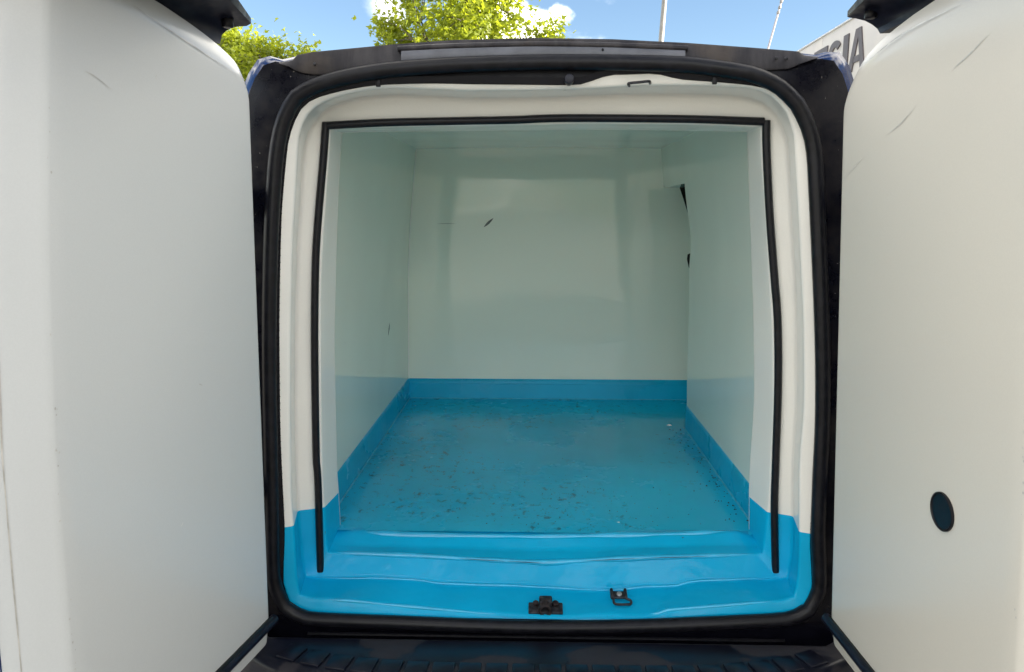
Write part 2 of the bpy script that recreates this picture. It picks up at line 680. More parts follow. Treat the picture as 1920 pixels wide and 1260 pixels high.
rings = [rm, r0, r1, r2, r4, r4b, r4c, r5]
rads = [0, 0.001, 0.007, 0.011, 0.006, 0.009, 0.012, 0]
cols = [fillet_chain([rg[i] for rg in rings], rads) for i in range(4 * NS)]
rows = [[c[k] for c in cols] for k in range(len(cols[0]))]
for r in rows:        # hand-laid fibreglass is never quite true
    for i, p in enumerate(r):
        low = 1.0 if p.z < PAINT_Z + 0.05 else 0.45
        if p.y > 1.75:
            low *= max(0.0, (1.785 - p.y) / 0.035)
        r[i] = p + Vector((0, 0.0042, 0.0034)) * low * noise.noise(p * 9.0) + Vector((0, 0.0012, 0.0017)) * low * noise.noise(p * 27.0)
nc = 4 * NS
vv = [p for r in rows for p in r]
me = bpy.data.meshes.new('door_frame_liner')
me.from_pydata([tuple(p) for p in vv], [], grid_faces(len(rows), nc, True))
bm = bmesh.new()
bm.from_mesh(me)
bmesh.ops.bisect_plane(bm, geom=bm.verts[:] + bm.edges[:] + bm.faces[:], plane_co=(0, 0, PAINT_Z), plane_no=(0, 0, 1), dist=1e-5)
bmesh.ops.recalc_face_normals(bm, faces=bm.faces)
for fc in bm.faces:
    fc.material_index = 1 if fc.calc_center_median().z < PAINT_Z else 0
bm.to_mesh(me)
bm.free()
liner = link('door_frame_liner', me, [M['white'], M['blue']], VAN, 50)
liner['label'] = 'moulded white door frame with blue painted sill step'

# added tubes along the sill folds, shaped to draw the glint lines
M['ridge'] = simple('glint_ridge_blue', (0.012, 0.43, 0.72), 0.20, 0, 0.08, 20, 0.0, 0.9)


def ridge(name, ring_, rad, dy, dz, i0=0, i1=NS, wob=0.0):
    pts, rr = [], []
    for i in range(NS + i0, NS + i1 + 1):
        p = ring_[i % (4 * NS)]
        k = min(1.0, (i - NS - i0) / 3, (NS + i1 - i) / 3)
        w = wob * noise.noise(p * 14)
        pts.append(p + Vector((0, dy, dz + w)))
        rr.append(rad * (0.25 + 0.75 * k) * (1 + 0.45 * noise.noise(p * 11)))
    tube(name, pts, rr, M['ridge'], liner, 10)


ridge('glint_ridge', r2, 0.0030, -0.0035, 0.0020, 1, NS - 1, 0.002)
ridge('glint_ridge', r4, 0.0065, 0.0022, -0.0040, 0, NS)
ridge('glint_ridge', r4c, 0.0080, 0.0035, -0.0058, 2, NS - 2)
ridge('glint_ridge', r1, 0.0045, 0.0030, -0.0030, 1, 20)
ridge('glint_ridge', r1, 0.0045, 0.0030, -0.0030, 30, NS - 1)

# ---- cargo box interior: one cross-section, mirrored about the van's middle
XC = 0.021
Y0, Y1, YCUT = 1.822, 3.18, 2.745
ZCUT = CAM_Z + 0.105
half = [(-0.803, 0.566), (-0.719, 0.564), (-0.62, 0.561), (-0.455, 0.559), (-0.309, 0.556), (-0.20, 0.551), (-0.112, 0.546), (0.0, 0.537), (0.105, 0.525), (0.185, 0.518), (0.263, 0.509)]


def hw(z):
    for (a, b), (c, d) in zip(half, half[1:]):
        if z <= c:
            t = max(0, (z - a) / (c - a))
            return b + (d - b) * t
    return half[-1][1]


def hwr(z):
    # the right-hand wall swells a little at shoulder height
    return hw(z) + 0.010 * math.exp(-((z + 0.09) / 0.09) ** 2) - 0.004


CEIL = 0.263
zs = [-0.80 + (CEIL + 0.80) * i / 30 for i in range(31)]
ys = [Y0 + (Y1 - Y0) * i / 20 for i in range(21)]
yfl = [1.793] + ys
loft('side_wall', [[Vector((XC - hw(z), y, CAM_Z + z)) for z in zs] for y in ys], M['wall'], VAN)
# right wall with the lower rear quarter cut out for the side door
zr = sorted(set(zs + [0.105]))
yr = sorted(set([y for y in ys if abs(y - YCUT) > 0.02] + [YCUT]))
v, f = [], []
for y in yr:
    for z in zr:
        v.append(Vector((XC + hwr(z), y, CAM_Z + z)))
for i in range(len(yr) - 1):
    for j in range(len(zr) - 1):
        if yr[i] >= YCUT - 1e-6 and zr[j + 1] <= 0.105 + 1e-6:
            continue
        a = i * len(zr) + j
        f.append((a, a + 1, a + len(zr) + 1, a + len(zr)))
# returns that give the cut edge its thickness
T = 0.07
low = [z for z in zr if z <= 0.105 + 1e-6]
b0 = len(v)
for z in low:
    v += [Vector((XC + hwr(z), YCUT, CAM_Z + z)), Vector((XC + hwr(z) + T, YCUT, CAM_Z + z))]
for k in range(len(low) - 1):
    f.append((b0 + 2 * k, b0 + 2 * k + 1, b0 + 2 * k + 3, b0 + 2 * k + 2))
b0 = len(v)
for y in (YCUT, Y1):
    v += [Vector((XC + hwr(0.105), y, ZCUT)), Vector((XC + hwr(0.105) + T, y, ZCUT))]
f.append((b0, b0 + 1, b0 + 3, b0 + 2))
obj('side_wall', v, f, M['wall'], VAN)
XT = hw(CEIL)
loft('ceiling', [[Vector((XC - XT + 2 * XT * i / 24, y, CAM_Z + CEIL + 0.006 * math.sin(math.pi * i / 24))) for i in range(25)] for y in ys], M['wall'], VAN)
loft('floor', [[Vector((XC - 0.566 + (1.132 + (0.16 if y > YCUT else 0)) * i / 24, y, FLOOR_Z + (0.0 if y < 1.8 else 0.001))) for i in range(25)] for y in yfl], M['bluefloor'], VAN)
# ring closing the gap between frame and walls (behind the jamb)
sec = [Vector((XC - hw(z), Y0, CAM_Z + z)) for z in reversed(zs)] + [Vector((XC + hwr(z), Y0, CAM_Z + z)) for z in zs]
ring = []
for p in r5:
    z = min(max(p.z - CAM_Z, -0.8), 0.263)
    ring.append(Vector((p.x, Y0 + 0.001, p.z)))
lw = [Vector((XC - hw(z), Y0 + 0.0012, CAM_Z + z)) for z in reversed(zs)]
rw = [Vector((XC + hwr(z), Y0 + 0.0012, CAM_Z + z)) for z in zs]
bw = [lw[-1], rw[0]]
tw = [rw[-1], lw[0]]
outer = loop4([lw, bw, rw, tw], False)
loft('jamb_return', [ring, outer], M['white'], VAN, True)

# bulkhead with its ragged right edge at the side door gap
edge = [(1222, 268), (1224, 344), (1272, 345), (1281, 372), (1288, 395), (1297, 425), (1301, 450), (1300, 472), (1289.2, 477), (1288, 486), (1291, 500), (1296, 512), (1298, 530), (1312, 560), (1328, 640), (1334, 760)]
ep = [U(a, b, Y1 - 0.001) for a, b in edge]
EZ = [(p.z, p.x) for p in ep]


def bulk_right(z):
    for (za, xa), (zb, xb) in zip(EZ, EZ[1:]):
        if zb <= z <= za:
            return xb + (xa - xb) * (z - zb) / max(1e-6, za - zb)
    return EZ[0][1] if z > EZ[0][0] else EZ[-1][1]


zb = sorted(set([CAM_Z + z for z in zs] + [p.z for p in ep if p.z > FLOOR_Z] + [ZCUT, ZCUT - 0.002]))
rows = []
for z in zb:
    xl = XC - hw(z - CAM_Z) - 0.004
    xr = bulk_right(z) if z <= ZCUT + 0.0001 else XC + hwr(z - CAM_Z) + 0.004
    rows.append([Vector((xl + (xr - xl) * i / 20, Y1 - 0.001, z)) for i in range(21)])
rows2 = [[p + Vector((0, 0.03, 0)) for p in r] for r in rows]
n_ = 21
v = [p for r in rows for p in r] + [p for r in rows2 for p in r]
f = grid_faces(len(rows), n_)
off = len(rows) * n_
f += [tuple(i + off for i in q) for q in grid_faces(len(rows), n_)]
for k in range(len(rows) - 1):
    for c in (0, n_ - 1):
        a = k * n_ + c
        f.append((a, a + n_, a + n_ + off, a + off))
obj('bulkhead', v, f, M['wall'], VAN)


# skirting boards
def skirt(name, pts, nrm, h, parent=VAN, lean=None):
    """pts run along the floor line; nrm points into the box"""
    prof = [(0.0, 0.0062), (0.006, 0.0048), (h * 0.72, 0.0036), (h * 0.76, 0.0028), (h - 0.002, 0.0022), (h, 0.0)]
    rows_ = []
    for hh, t in prof:
        row = []
        for p in pts:
            o_ = lean(hh) if lean else Vector()
            w = 0.0009 * noise.noise(p * 7 + Vector((0, 0, hh * 9)))
            row.append(p + o_ + Vector((0, 0, hh)) + nrm * (t + w + 0.0012 if t > 0 else 0.0002))
        rows_.append(row)
    return loft(name, rows_, M['bluewall'], parent, smooth=60)


HS = 0.088
ysk = [Y0 + 0.002 + (Y1 - Y0 - 0.004) * i / 30 for i in range(31)]
skirt('skirting', [Vector((XC - hw(-0.8), y, FLOOR_Z)) for y in ysk], Vector((1, 0, 0)), HS,
      lean=lambda h: Vector((hw(-0.8) - hw(-0.8 + h), 0, 0)))
ysr = [Y0 + 0.002 + (YCUT - Y0 - 0.002) * i / 24 for i in range(25)]
skirt('skirting', [Vector((XC + hwr(-0.8), y, FLOOR_Z)) for y in ysr], Vector((-1, 0, 0)), HS,
      lean=lambda h: Vector((hwr(-0.8 + h) - hwr(-0.8), 0, 0)))
skirt('skirting', [Vector((XC - 0.56 + 1.25 * i / 30, Y1 - 0.001, FLOOR_Z)) for i in range(31)], Vector((0, -1, 0)), HS)
tube('glint_ridge', [Vector((XC - 0.55 + 1.2 * i / 40, Y1 - 0.0045, FLOOR_Z + 0.066 + 0.0015 * noise.noise(Vector((i * 0.35, 0, 0))))) for i in range(41)], 0.0017, M['ridge'], VAN, 6)  # tube added to bring out the skirting ridge's highlight
tube('sealant_bead', [Vector((XC - hw(-0.8) + 0.0085, y, FLOOR_Z + 0.0005)) for y in ysk], 0.0032, M['bead'], VAN, 6)
tube('sealant_bead', [Vector((XC + hwr(-0.8) - 0.0085, y, FLOOR_Z + 0.0005)) for y in ysr], 0.0032, M['bead'], VAN, 6)
tube('sealant_bead', [Vector((XC - 0.555 + 1.2 * i / 30, Y1 - 0.0095, FLOOR_Z + 0.0005)) for i in range(31)], 0.003, M['bead'], VAN, 6)

# side door recess: white liner of the sliding door, black sheet painting the shade in the gap by the bulkhead
MB().box((0.715, 2.97, CAM_Z - 0.34), (0.02, 0.43, 0.90)).build('side_door_liner', M['wall'], VAN)
MB().box((0.70, 3.24, CAM_Z - 0.27), (0.30, 0.02, 1.06)).build('gap_shade_panel', M['black'], VAN)
tube('cargo_lining_bead', [Vector((XC - hw(z) + 0.001, Y1 - 0.003, CAM_Z + z)) for z in zs[3:]], 0.0025, M['white'], VAN, 6)

# inner frame seal: thin black strip, three lengths, open at the bottom
sl = [(611, 230), (606, 300), (595, 430), (591, 520), (590, 660), (593, 860), (596, 900), (601, 1071)]
sr = [(1437, 226), (1437, 272), (1443, 400), (1452, 520), (1458, 600), (1459, 720), (1454, 880), (1452, 960), (1454, 1072)]
st = [(606, 236), (720, 230), (850, 227), (960, 225), (1005, 223), (1060, 221.5), (1180, 222), (1300, 223.5), (1432, 228)]
SEALD = 1.7075
for pts in (sl, sr, st):
    p = crom(px(pts, SEALD), 50)
    tube('frame_seal_strip', p, 0.0088, M['rubber'], VAN, 10, squash=1.0)

# main door aperture weatherstrip
tube_o = dict(
    l=[(556, 181), (540, 206), (526, 245), (517, 300), (512, 370), (508, 450), (505, 580), (505, 700), (508, 860), (511, 960), (512, 1060), (516, 1098), (533, 1138)],
    b=[(533, 1138), (570, 1158), (640, 1163), (741, 1167), (920, 1174), (1021, 1176), (1123, 1175.5), (1225, 1173), (1300, 1170), (1390, 1166), (1480, 1160), (1517, 1143)],
    r=[(1517, 1143), (1535, 1108), (1536, 1060), (1534, 1000), (1537, 905), (1542, 800), (1543, 700), (1541, 600), (1536, 470), (1530, 340), (1526, 280), (1515, 235), (1495, 195)],
    t=[(1495, 195), (1465, 165), (1432, 147), (1400, 137), (1350, 129), (1280, 121), (1180, 118), (1060, 117), (970, 118), (850, 122), (730, 131), (650, 144), (600, 158), (575, 169), (556, 181)])
tr = ring_px(tube_o, 1.588)
tube('aperture_seal', tr, 0.0158, M['rubber'], VAN, 14, True)
# ribbed lip of the weatherstrip that grips the liner edge
lip = grow(r0, 1.004, 1.5965)
v, f = [], []
n = len(lip)
cen = sum(lip, Vector()) / n
NL = 900
lipf = resample(lip + [lip[0]], NL)[:-1]
for i, p in enumerate(lipf):
    d = (cen - p)
    d.y = 0
    d.normalize()
    w = 0.0018 if i % 3 == 0 else -0.0012
    if p.z > CAM_Z + 0.20:
        w = 0
    v += [p - d * 0.012 + Vector((0, -0.004, 0)), p + d * (0.001 + w) + Vector((0, -0.001, 0)), p + d * (0.001 + w) + Vector((0, 0.004, 0))]
f = grid_faces(NL, 3, False, True)
obj('seal_lip', v, f, M['rubber2'], VAN, 60)
# dark lining between seal and liner (shows under the header)
loft('header_lining', [grow(tr, 1.0, 1.592), grow(tr, 0.985, 1.600), [Vector((p.x, 1.5985, p.z)) for p in r0]], M['rubber2'], VAN, True)

# rear body frame and body shell
O = dict(
    l=[(486, 112), (478, 120), (470, 135), (458, 165), (435, 260), (400, 420), (385, 650), (385, 850), (400, 1080), (420, 1250), (440, 1330)],
    b=[(440, 1330), (700, 1345), (1030, 1348), (1360, 1345), (1620, 1330)],
    r=[(1620, 1330), (1640, 1250), (1660, 1080), (1672, 850), (1670, 650), (1655, 420), (1625, 260), (1602, 165), (1590, 125), (1583, 108), (1572, 98)],
    t=[(1572, 98), (1555, 95), (1545, 99), (1535, 106), (1500, 101), (1290, 85), (1150, 78), (1000, 75), (850, 79), (745, 87), (585, 101), (548, 110), (522, 113), (512, 107), (500, 105), (486, 112)])
ro = ring_px(O, 1.640)
rf1 = grow(tr, 1.0, 1.6)
rf2 = [a.lerp(b, 0.35) for a, b in zip(rf1, ro)]
for p in rf2:
    p.y = 1.604
rf3 = [a.lerp(b, 0.80) for a, b in zip(rf1, ro)]
for p in rf3:
    p.y = 1.612
rf4 = [a.lerp(b, 0.97) for a, b in zip(rf1, ro)]
for p in rf4:
    p.y = 1.624
loft('rear_frame', [rf1, rf2, rf3], M['dusty'], VAN, True, 55)


def shell_ring(y, k, ztop):
    out = []
    for p in grow(ro, 1.0, y):
        q = Vector((XC + (p.x - XC) * k, y, p.z))
        if q.z > ztop:
            q.z = ztop + (q.z - ztop) * 0.06
        out.append(q)
    return out


TOP = 3.0
shell = [rf3, rf4, ro, shell_ring(1.70, 1.008, TOP), shell_ring(2.2, 1.05, TOP), shell_ring(3.2, 1.06, TOP), shell_ring(4.25, 1.04, TOP),
         shell_ring(4.5, 1.03, 1.60), shell_ring(5.05, 1.03, 1.12), shell_ring(5.55, 1.0, 1.0), shell_ring(5.75, 0.93, 0.86), shell_ring(5.8, 0.85, 0.7)]
body = loft('body_shell', shell, M['navy'], VAN, True, 75)
bmx = bmesh.new()
bmx.from_mesh(body.data)
bmesh.ops.holes_fill(bmx, edges=[e for e in bmx.edges if e.is_boundary and all(v_.co.y > 5 for v_ in e.verts)], sides=400)
bmx.to_mesh(body.data)
bmx.free()
# windscreen, cab side windows, wheels
loft('windscreen', [[Vector((XC + x * (0.60 + 0.06 * k), 4.35 + 0.62 * k, 1.63 - 0.50 * k + 0.03)) for x in [-1 + 2 * i / 8 for i in range(9)]] for k in (0, 0.5, 1)], M['glass'], VAN)
for s in (-1, 1):
    MB().box((XC + s * 0.755, 4.05, 1.38), (0.02, 0.6, 0.34), Euler((0, s * R(-13), 0)).to_matrix(), 0.008).build('side_window', M['glass'], VAN)
for y in (2.35, 5.05):
    for s in (-1, 1):
        c = Vector((XC + s * 0.70, y, 0.31))
        w = MB().cyl(c, 0.31, 0.19, (1, 0, 0), 40, bev=0.03).build('wheel', M['rubber2'], VAN)
        m = MB().cyl(c + Vector((s * 0.085, 0, 0)), 0.20, 0.03, (1, 0, 0), 32, bev=0.008)
        for k in range(5):
            a = 2 * math.pi * k / 5
            m.box(c + Vector((s * 0.104, math.cos(a) * 0.10, math.sin(a) * 0.10)), (0.012, 0.17, 0.045), Euler((a, 0, 0)).to_matrix(), 0.004)
        m.build('rim', M['alloy'], w)

# plastic header trim over the aperture
ht_top = [(523, 116), (540, 114), (549, 111), (556, 103), (585, 97), (745, 82), (850, 74.5), (1000, 70.5), (1150, 73), (1290, 80), (1420, 89.5), (1498, 96), (1504, 100), (1510, 103.5), (1524, 105), (1535, 106)]
ht_bot = [(523, 119), (540, 124), (549, 129), (560, 135), (585, 139), (620, 141), (745, 128), (850, 120), (1000, 114), (1180, 114), (1290, 118), (1355, 126), (1420, 134), (1440, 131), (1483, 128), (1499, 120), (1524, 111), (1535, 108)]


def lerp_px(lst, x):
    for (xa, ya), (xb, yb) in zip(lst, lst[1:]):
        if xa <= x <= xb:
            return ya + (yb - ya) * (x - xa) / (xb - xa)
    return lst[-1][1]


def strip(name, top, bot, d, thick, mat, parent, n=90, wob=0.0, topdepth=0.0):
    xs = [top[0][0] + (top[-1][0] - top[0][0]) * i / n for i in range(n + 1)]
    xs = sorted(set(xs + [p[0] for p in top]))
    sec = []
    for x in xs:
        a, b = U(x, lerp_px(top, x), d + topdepth), U(x, lerp_px(bot, x), d)
        w = Vector((0, wob * noise.noise(a * 8), 0))
        s = min(0.004, (a - b).length * 0.2)
        dn = (b - a).normalized() * s
        th = Vector((0, thick, 0))
        sec.append([a + th, a + Vector((0, 0.002, 0)), a + dn + w, b - dn + w, b + Vector((0, 0.002, 0)), b + th])
    v = [p for s_ in sec for p in s_]
    f = grid_faces(len(sec), 6, True)
    f += [tuple(range(6)), tuple((len(sec) - 1) * 6 + i for i in range(6))]
    return obj(name, v, f, mat, parent, 45)


trim = strip('header_trim', ht_top, ht_bot, 1.597, 0.03, M['weathered'], VAN, wob=0.003, topdepth=0.012)
tube('trim_lip', crom(px([(746, 92), (850, 87), (1000, 83.5), (1150, 85.5), (1289, 91)], 1.599), 30), 0.0060, M['weathered'], trim, 10)
plate = strip('brake_light_plate', [(752, 95), (850, 90), (1000, 86), (1150, 88), (1285, 94)], [(752, 116), (850, 113), (1000, 109), (1150, 110), (1285, 116)], 1.5935, 0.01, M['greyplate'], trim)
for a, b in ((1456, 109), (1474, 110), (590, 120), (1130, 94)):
    MB().cyl(U(a, b, 1.5955), 0.0035, 0.004, (0, 1, 0), 12, bev=0.001).build('screw_head', M['steel'], trim)

# header fittings: round buffer, wire hook
MB().cyl(U(1067, 150, 1.585), 0.0095, 0.03, (0, 1, 0), 24, bev=0.002).build('rubber_buffer', M['strip'], VAN)
hk = [(1180, 161, 1.604), (1178, 157, 1.586), (1184, 155.5, 1.582), (1200, 154, 1.582), (1213, 152.5, 1.582), (1218, 153, 1.586), (1219, 156, 1.604)]
tube('wire_hook', crom([U(*q) for q in hk], 24), 0.0029, M['steel'], VAN, 8)
for a, b in ((709, 155), (1340, 150)):
    p = U(a, b, 1.594)
    MB().box(p, (0.010, 0.006, 0.017), None, 0.002).build('lining_clip', M['rubber'], VAN)

# door latch striker on the sill
tilt = Euler((R(25), 0, 0)).to_matrix()
lp = U(1023, 1141, 1.626)


def LT(x, y, z):
    return lp + tilt @ Vector((x, y, z))


base = MB().box(LT(0, -0.002, 0.003), (0.080, 0.030, 0.006), tilt, 0.002).build('latch_plate', M['steel'], VAN)
MB().box(LT(0, 0.010, 0.012), (0.031, 0.022, 0.020), tilt, 0.004).build('latch_housing', M['steel'], base)
v, f = [], []
ax = (tilt @ Vector((0, -1, 0.25))).normalized()
cp = LT(-0.001, -0.010, 0.010)
sa = ax.orthogonal().normalized()
sb = ax.cross(sa)
for rr, hh in ((0.0165, -0.016), (0.0165, 0.005), (0.0150, 0.007), (0.0105, 0.006), (0.0095, -0.012), (0.0, -0.012)):
    for k in range(24):
        an = 2 * math.pi * k / 24
        v.append(cp + ax * hh + sa * (math.cos(an) * rr) + sb * (math.sin(an) * rr))
obj('latch_socket', v, grid_faces(6, 24, True), M['rust'], base)
for s in (-1, 1):
    MB().cyl(LT(s * 0.023, 0.008, 0.008), 0.0075, 0.008, tilt @ Vector((0, 0, 1)), 6 if s < 0 else 16, bev=0.0012).build('bolt', M['rust'], base)

# folding lashing ring with its clip
rp = U(1160, 1121, 1.652)


def RT(x, y, z):
    return rp + tilt @ Vector((x * 1.2, y * 1.15, z))


clip = MB().box(RT(0.0, 0.004, 0.004), (0.030, 0.020, 0.006), tilt, 0.002).build('ring_clip', M['steel'], VAN)
for s in (-1, 1):
    MB().box(RT(s * 0.0135, 0.006, 0.006), (0.008, 0.028, 0.010), tilt, 0.0035).build('clip_arm', M['steel'], clip)
MB().cyl(RT(0.001, 0.004, 0.0085), 0.0062, 0.005, tilt @ Vector((0, 0, 1)), 16, bev=0.0015).build('rivet', M['rivet'], clip)
loop = [(-0.011, -0.004, 0.005), (-0.011, -0.014, 0.006), (-0.009, -0.018, 0.006), (-0.004, -0.0195, 0.006), (0.010, -0.0195, 0.006), (0.019, -0.019, 0.006), (0.0225, -0.016, 0.006), (0.0225, -0.010, 0.006), (0.017, -0.007, 0.006), (0.013, -0.004, 0.006)]
tube('lashing_ring', crom([RT(*q) for q in loop], 30), 0.003, M['steel'], clip, 8)

# scuffs on the walls
def sliver(name, a, b, wid, mat, parent):
    """a thin raised mark drawn from a to b, facing the camera side"""
    t = (b - a)
    view = (cam.location - (a + b) / 2).normalized()
    s = t.cross(view).normalized() * wid
    pts = []
    for k, wk in ((0, 0.05), (0.25, 0.7), (0.5, 1), (0.8, 0.6), (1, 0.05)):
        c = a + t * k
        pts.append((c - s * wk, c + s * wk))
    v = [q for p in pts for q in p]
    return obj(name, v, [(2 * i, 2 * i + 1, 2 * i + 3, 2 * i + 2) for i in range(4)], mat, parent, 0)


sliver('scuff_and_crease_mark', U(907, 426, Y1 - 0.003), U(925, 409, Y1 - 0.003), 0.0055, M['scuff'], VAN)
sliver('scuff_and_crease_mark', U(818, 419.3, Y1 - 0.003), U(856, 419, Y1 - 0.003), 0.0007, M['scuff'], VAN)
for a, b in (((730, 604), (727, 630)),):
    q = [UX(*p, XC - 0.556) for p in (a, b)]
    sliver('scuff_and_crease_mark', q[0] + Vector((0.002, 0, 0)), q[1] + Vector((0.002, 0, 0)), 0.0016, M['scuff'], VAN)
sliver('scuff_and_crease_mark', U(1096, 253.5, 2.7), U(1103, 253.2, 2.7), 0.002, M['scuff'], VAN)

# ------------------------------------------------------------------ rear bumper
BZ = CAM_Z - 0.945


def bd_out(x):
    t = abs(x - 0.03) / 0.64
    return 1.372 + 0.10 * t ** 4 + 0.12 * max(0, t - 0.9) ** 1.5


rows = []
xs = [-0.79 + 1.64 * i / 80 for i in range(81)]
for x in xs:
    do = bd_out(x)
    prof = [(1.575, -0.06), (1.560, -0.022), (1.548, -0.006), (1.535, 0.0), (do + 0.075, 0.0), (do + 0.022, -0.001), (do + 0.008, -0.006), (do, -0.018), (do - 0.004, -0.06), (do + 0.01, -0.20), (do + 0.05, -0.24), (1.6, -0.24)]
    rows.append([Vector((x, a if a > do else max(a, do - 0.004), BZ + b)) for a, b in prof])
bump_o = loft('bumper', rows, M['bumper'], VAN, smooth=40)
# raised tread pads, one mesh shared by all
pb = MB()
pb.box((0, 0, 0.001), (0.0465, 0.050, 0.006), None, 0.0022)
pad0 = pb.build('tread_pad', M['bumper'], bump_o)
NP = 21
xa, xb = UZ(528, 1215, -0.943).x, UZ(1532, 1215, -0.943).x
for i in range(NP):
    o = pad0 if i == 0 else pad0.copy()
    if i:
        col.objects.link(o)
        o.parent = bump_o
    x = xa + (xb - xa) * (i + 0.5) / NP
    o.location = (x, bd_out(x) + 0.052, BZ + 0.0005)
    sl_ = (bd_out(x + 0.01) - bd_out(x - 0.01)) / 0.02
    o.rotation_euler = (0, 0, math.atan(sl_))
# painted sill panel in the groove between bumper and aperture
loft('sill_panel', [[Vector((x, 1.597, CAM_Z - 0.925)), Vector((x, 1.592, CAM_Z - 0.965)), Vector((x, 1.586, CAM_Z - 0.985)), Vector((x, 1.55, CAM_Z - 0.99))] for x in [-0.66 + 1.38 * i / 30 for i in range(31)]], M['sill'], VAN)
tube('sill_ridge', [Vector((x, 1.590, CAM_Z - 0.966)) for x in [-0.52 + 1.10 * i / 30 for i in range(31)]], 0.004, M['rubber'], VAN, 8)


# ------------------------------------------------------------------ rear doors
def make_door(A, B, udir, nsign, topc, ufree, wbot, strip_w, tippx, innpx, arcpx, label):
    a, b = U(*A, 1.5), U(*B, 1.5)
    u = Vector((udir[0], udir[1], 0)).normalized()
    n = u.cross(a - b).normalized()
    if n.x * nsign < 0:
        n = -n
    w = n.cross(u)
    if w.z < 0:
        w = -w
    b = b + w * ((CAM_Z - b.z) / w.z)          # origin at camera height, so w reads like z relative to the camera

    def P(uu, ww, nn=0.0):
        return b + u * uu + w * ww + n * nn

    def wt(x):
        for (ua, wa), (ub, wb) in zip(topc, topc[1:]):
            if x <= ub:
                return wa + (wb - wa) * max(0, x - ua) / (ub - ua)
        return topc[-1][1]

    def uf(ww):
        for (wa, ua), (wb, ub) in zip(ufree, ufree[1:]):
            if ww <= wb:
                t = max(0, (ww - wa) / (wb - wa))
                return ua + (ub - ua) * t
        return ufree[-1][1]
    # inner liner panel
    ss = [0, 0.002, 0.006, 0.012, 0.02, 0.03, 0.045, 0.065, 0.09, 0.12, 0.16, 0.2] + [0.2 + 0.8 * i / 16 for i in range(1, 17)]
    extra = [(0.006, -0.0015), (0.012, -0.006), (0.030, -0.020), (0.056, -0.040), (0.058, -0.043), (0.085, -0.068), (0.092, -0.085), (0.092, -0.105)]
    NR = 26
    cols_ = []
    for s in ss + [1.0] * len(extra):
        cols_.append(s)
    rows_ = []
    for r in range(NR + 4):
        row = []
        for ci, s in enumerate(cols_):
            u_guess = s * 0.53
            top = wt(u_guess)
            bot = wbot + (0.022 * (1 - min(1, u_guess / 0.018)) ** 2)
            if r < NR:
                ww = bot + (top - 0.050 - bot) * r / (NR - 1)
                nn = 0.0
            else:
                k = (r - NR + 1) / 4
                ww = top - 0.050 * (1 - k)
                nn = -0.016 * k ** 1.6
            uu = s * uf(ww)
            if s < 0.02:
                nn -= 0.010 * (1 - s / 0.02) ** 2
            if r == 0:
                nn -= 0.006
            j = ci - len(ss)
            if j >= 0:
                uu += extra[j][0]
                nn += extra[j][1]
            row.append(P(uu, ww, nn))
        rows_.append(row)
    nr, ncl = len(rows_), len(cols_)
    v = [p for r in rows_ for p in r]
    f = grid_faces(nr, ncl)
    # turn the border back to give the moulding its depth
    border = list(range(ncl)) + [r * ncl + ncl - 1 for r in range(1, nr)] + [(nr - 1) * ncl + c for c in range(ncl - 2, -1, -1)] + [r * ncl for r in range(nr - 2, 0, -1)]
    base_i = len(v)
    for i in border:
        p = v[i]
        dn = (p - b).dot(n)
        v.append(p + n * (-0.055 - dn) if dn > -0.055 else p + n * -0.01)
    m_ = len(border)
    for k in range(m_):
        f.append((border[k], border[(k + 1) % m_], base_i + (k + 1) % m_, base_i + k))
    # the painted outer skin is the door itself
    sk_top = []
    for i in range(30):
        x = 0.005 + 0.60 * i / 29
        t = min(1, max(0, (x - 0.075) / 0.06))
        sk_top.append((x, wt(min(x, 0.53)) - 0.012 + 0.07 * t * t * (3 - 2 * t)))
    v2, f2 = [], []
    for (x, tt) in sk_top:
        for ww, nn in ((wbot - 0.012, -0.052), (tt, -0.052), (tt + 0.004, -0.075), (tt - 0.02, -0.115), (-0.15, -0.135), (-0.55, -0.145), (wbot + 0.05, -0.135), (wbot - 0.012, -0.11)):
            v2.append(P(x, ww, nn))
    f2 = grid_faces(30, 8, True) + [tuple(range(8)), tuple(29 * 8 + i for i in range(8))]
    door = obj('door', v2, f2, M['navy'], VAN, 40)
    door['label'] = label
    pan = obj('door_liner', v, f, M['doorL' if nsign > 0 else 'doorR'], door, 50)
    # bulb seal and its lip across the foot of the liner
    tube('foot_seal', [P(-0.012 + 0.60 * i / 30, strip_w, 0.001) for i in range(31)], 0.0112, M['strip'], door, 12)
    lipv = []
    for i in range(31):
        x = 0.004 + 0.585 * i / 30
        wv = 0.0008 * noise.noise(Vector((x * 30, 0, strip_w * 7)))
        for ww, nn in ((0.0145 + wv, -0.001), (0.0145 + wv, 0.004), (0.010, 0.006), (0.004, 0.006)):
            lipv.append(P(x, strip_w + ww, nn))
    obj('seal_edge', lipv, grid_faces(31, 4), M['black'], door, 0)
    cv = []
    for i in range(41):
        ww = wbot + 0.03 + (0.30 - wbot) * i / 40
        x = uf(ww) + 0.052 + 0.002 * noise.noise(Vector((ww * 3, 0.3, 0)))
        hw_ = 0.0007 + 0.0005 * noise.noise(Vector((ww * 14, 2.3, 0)))
        for k_ in (-1, 1):
            q = x + hw_ * k_
            cv.append(P(q, ww, -0.020 - (q - uf(ww) - 0.030) * (0.020 / 0.026) + 0.0008))
    obj('crease_line', cv, [(2 * i, 2 * i + 1, 2 * i + 3, 2 * i + 2) for i in range(40)], M['faint3'], door, 0)
    rk = random.Random(7 + int(nsign))
    kv, kf = [], []
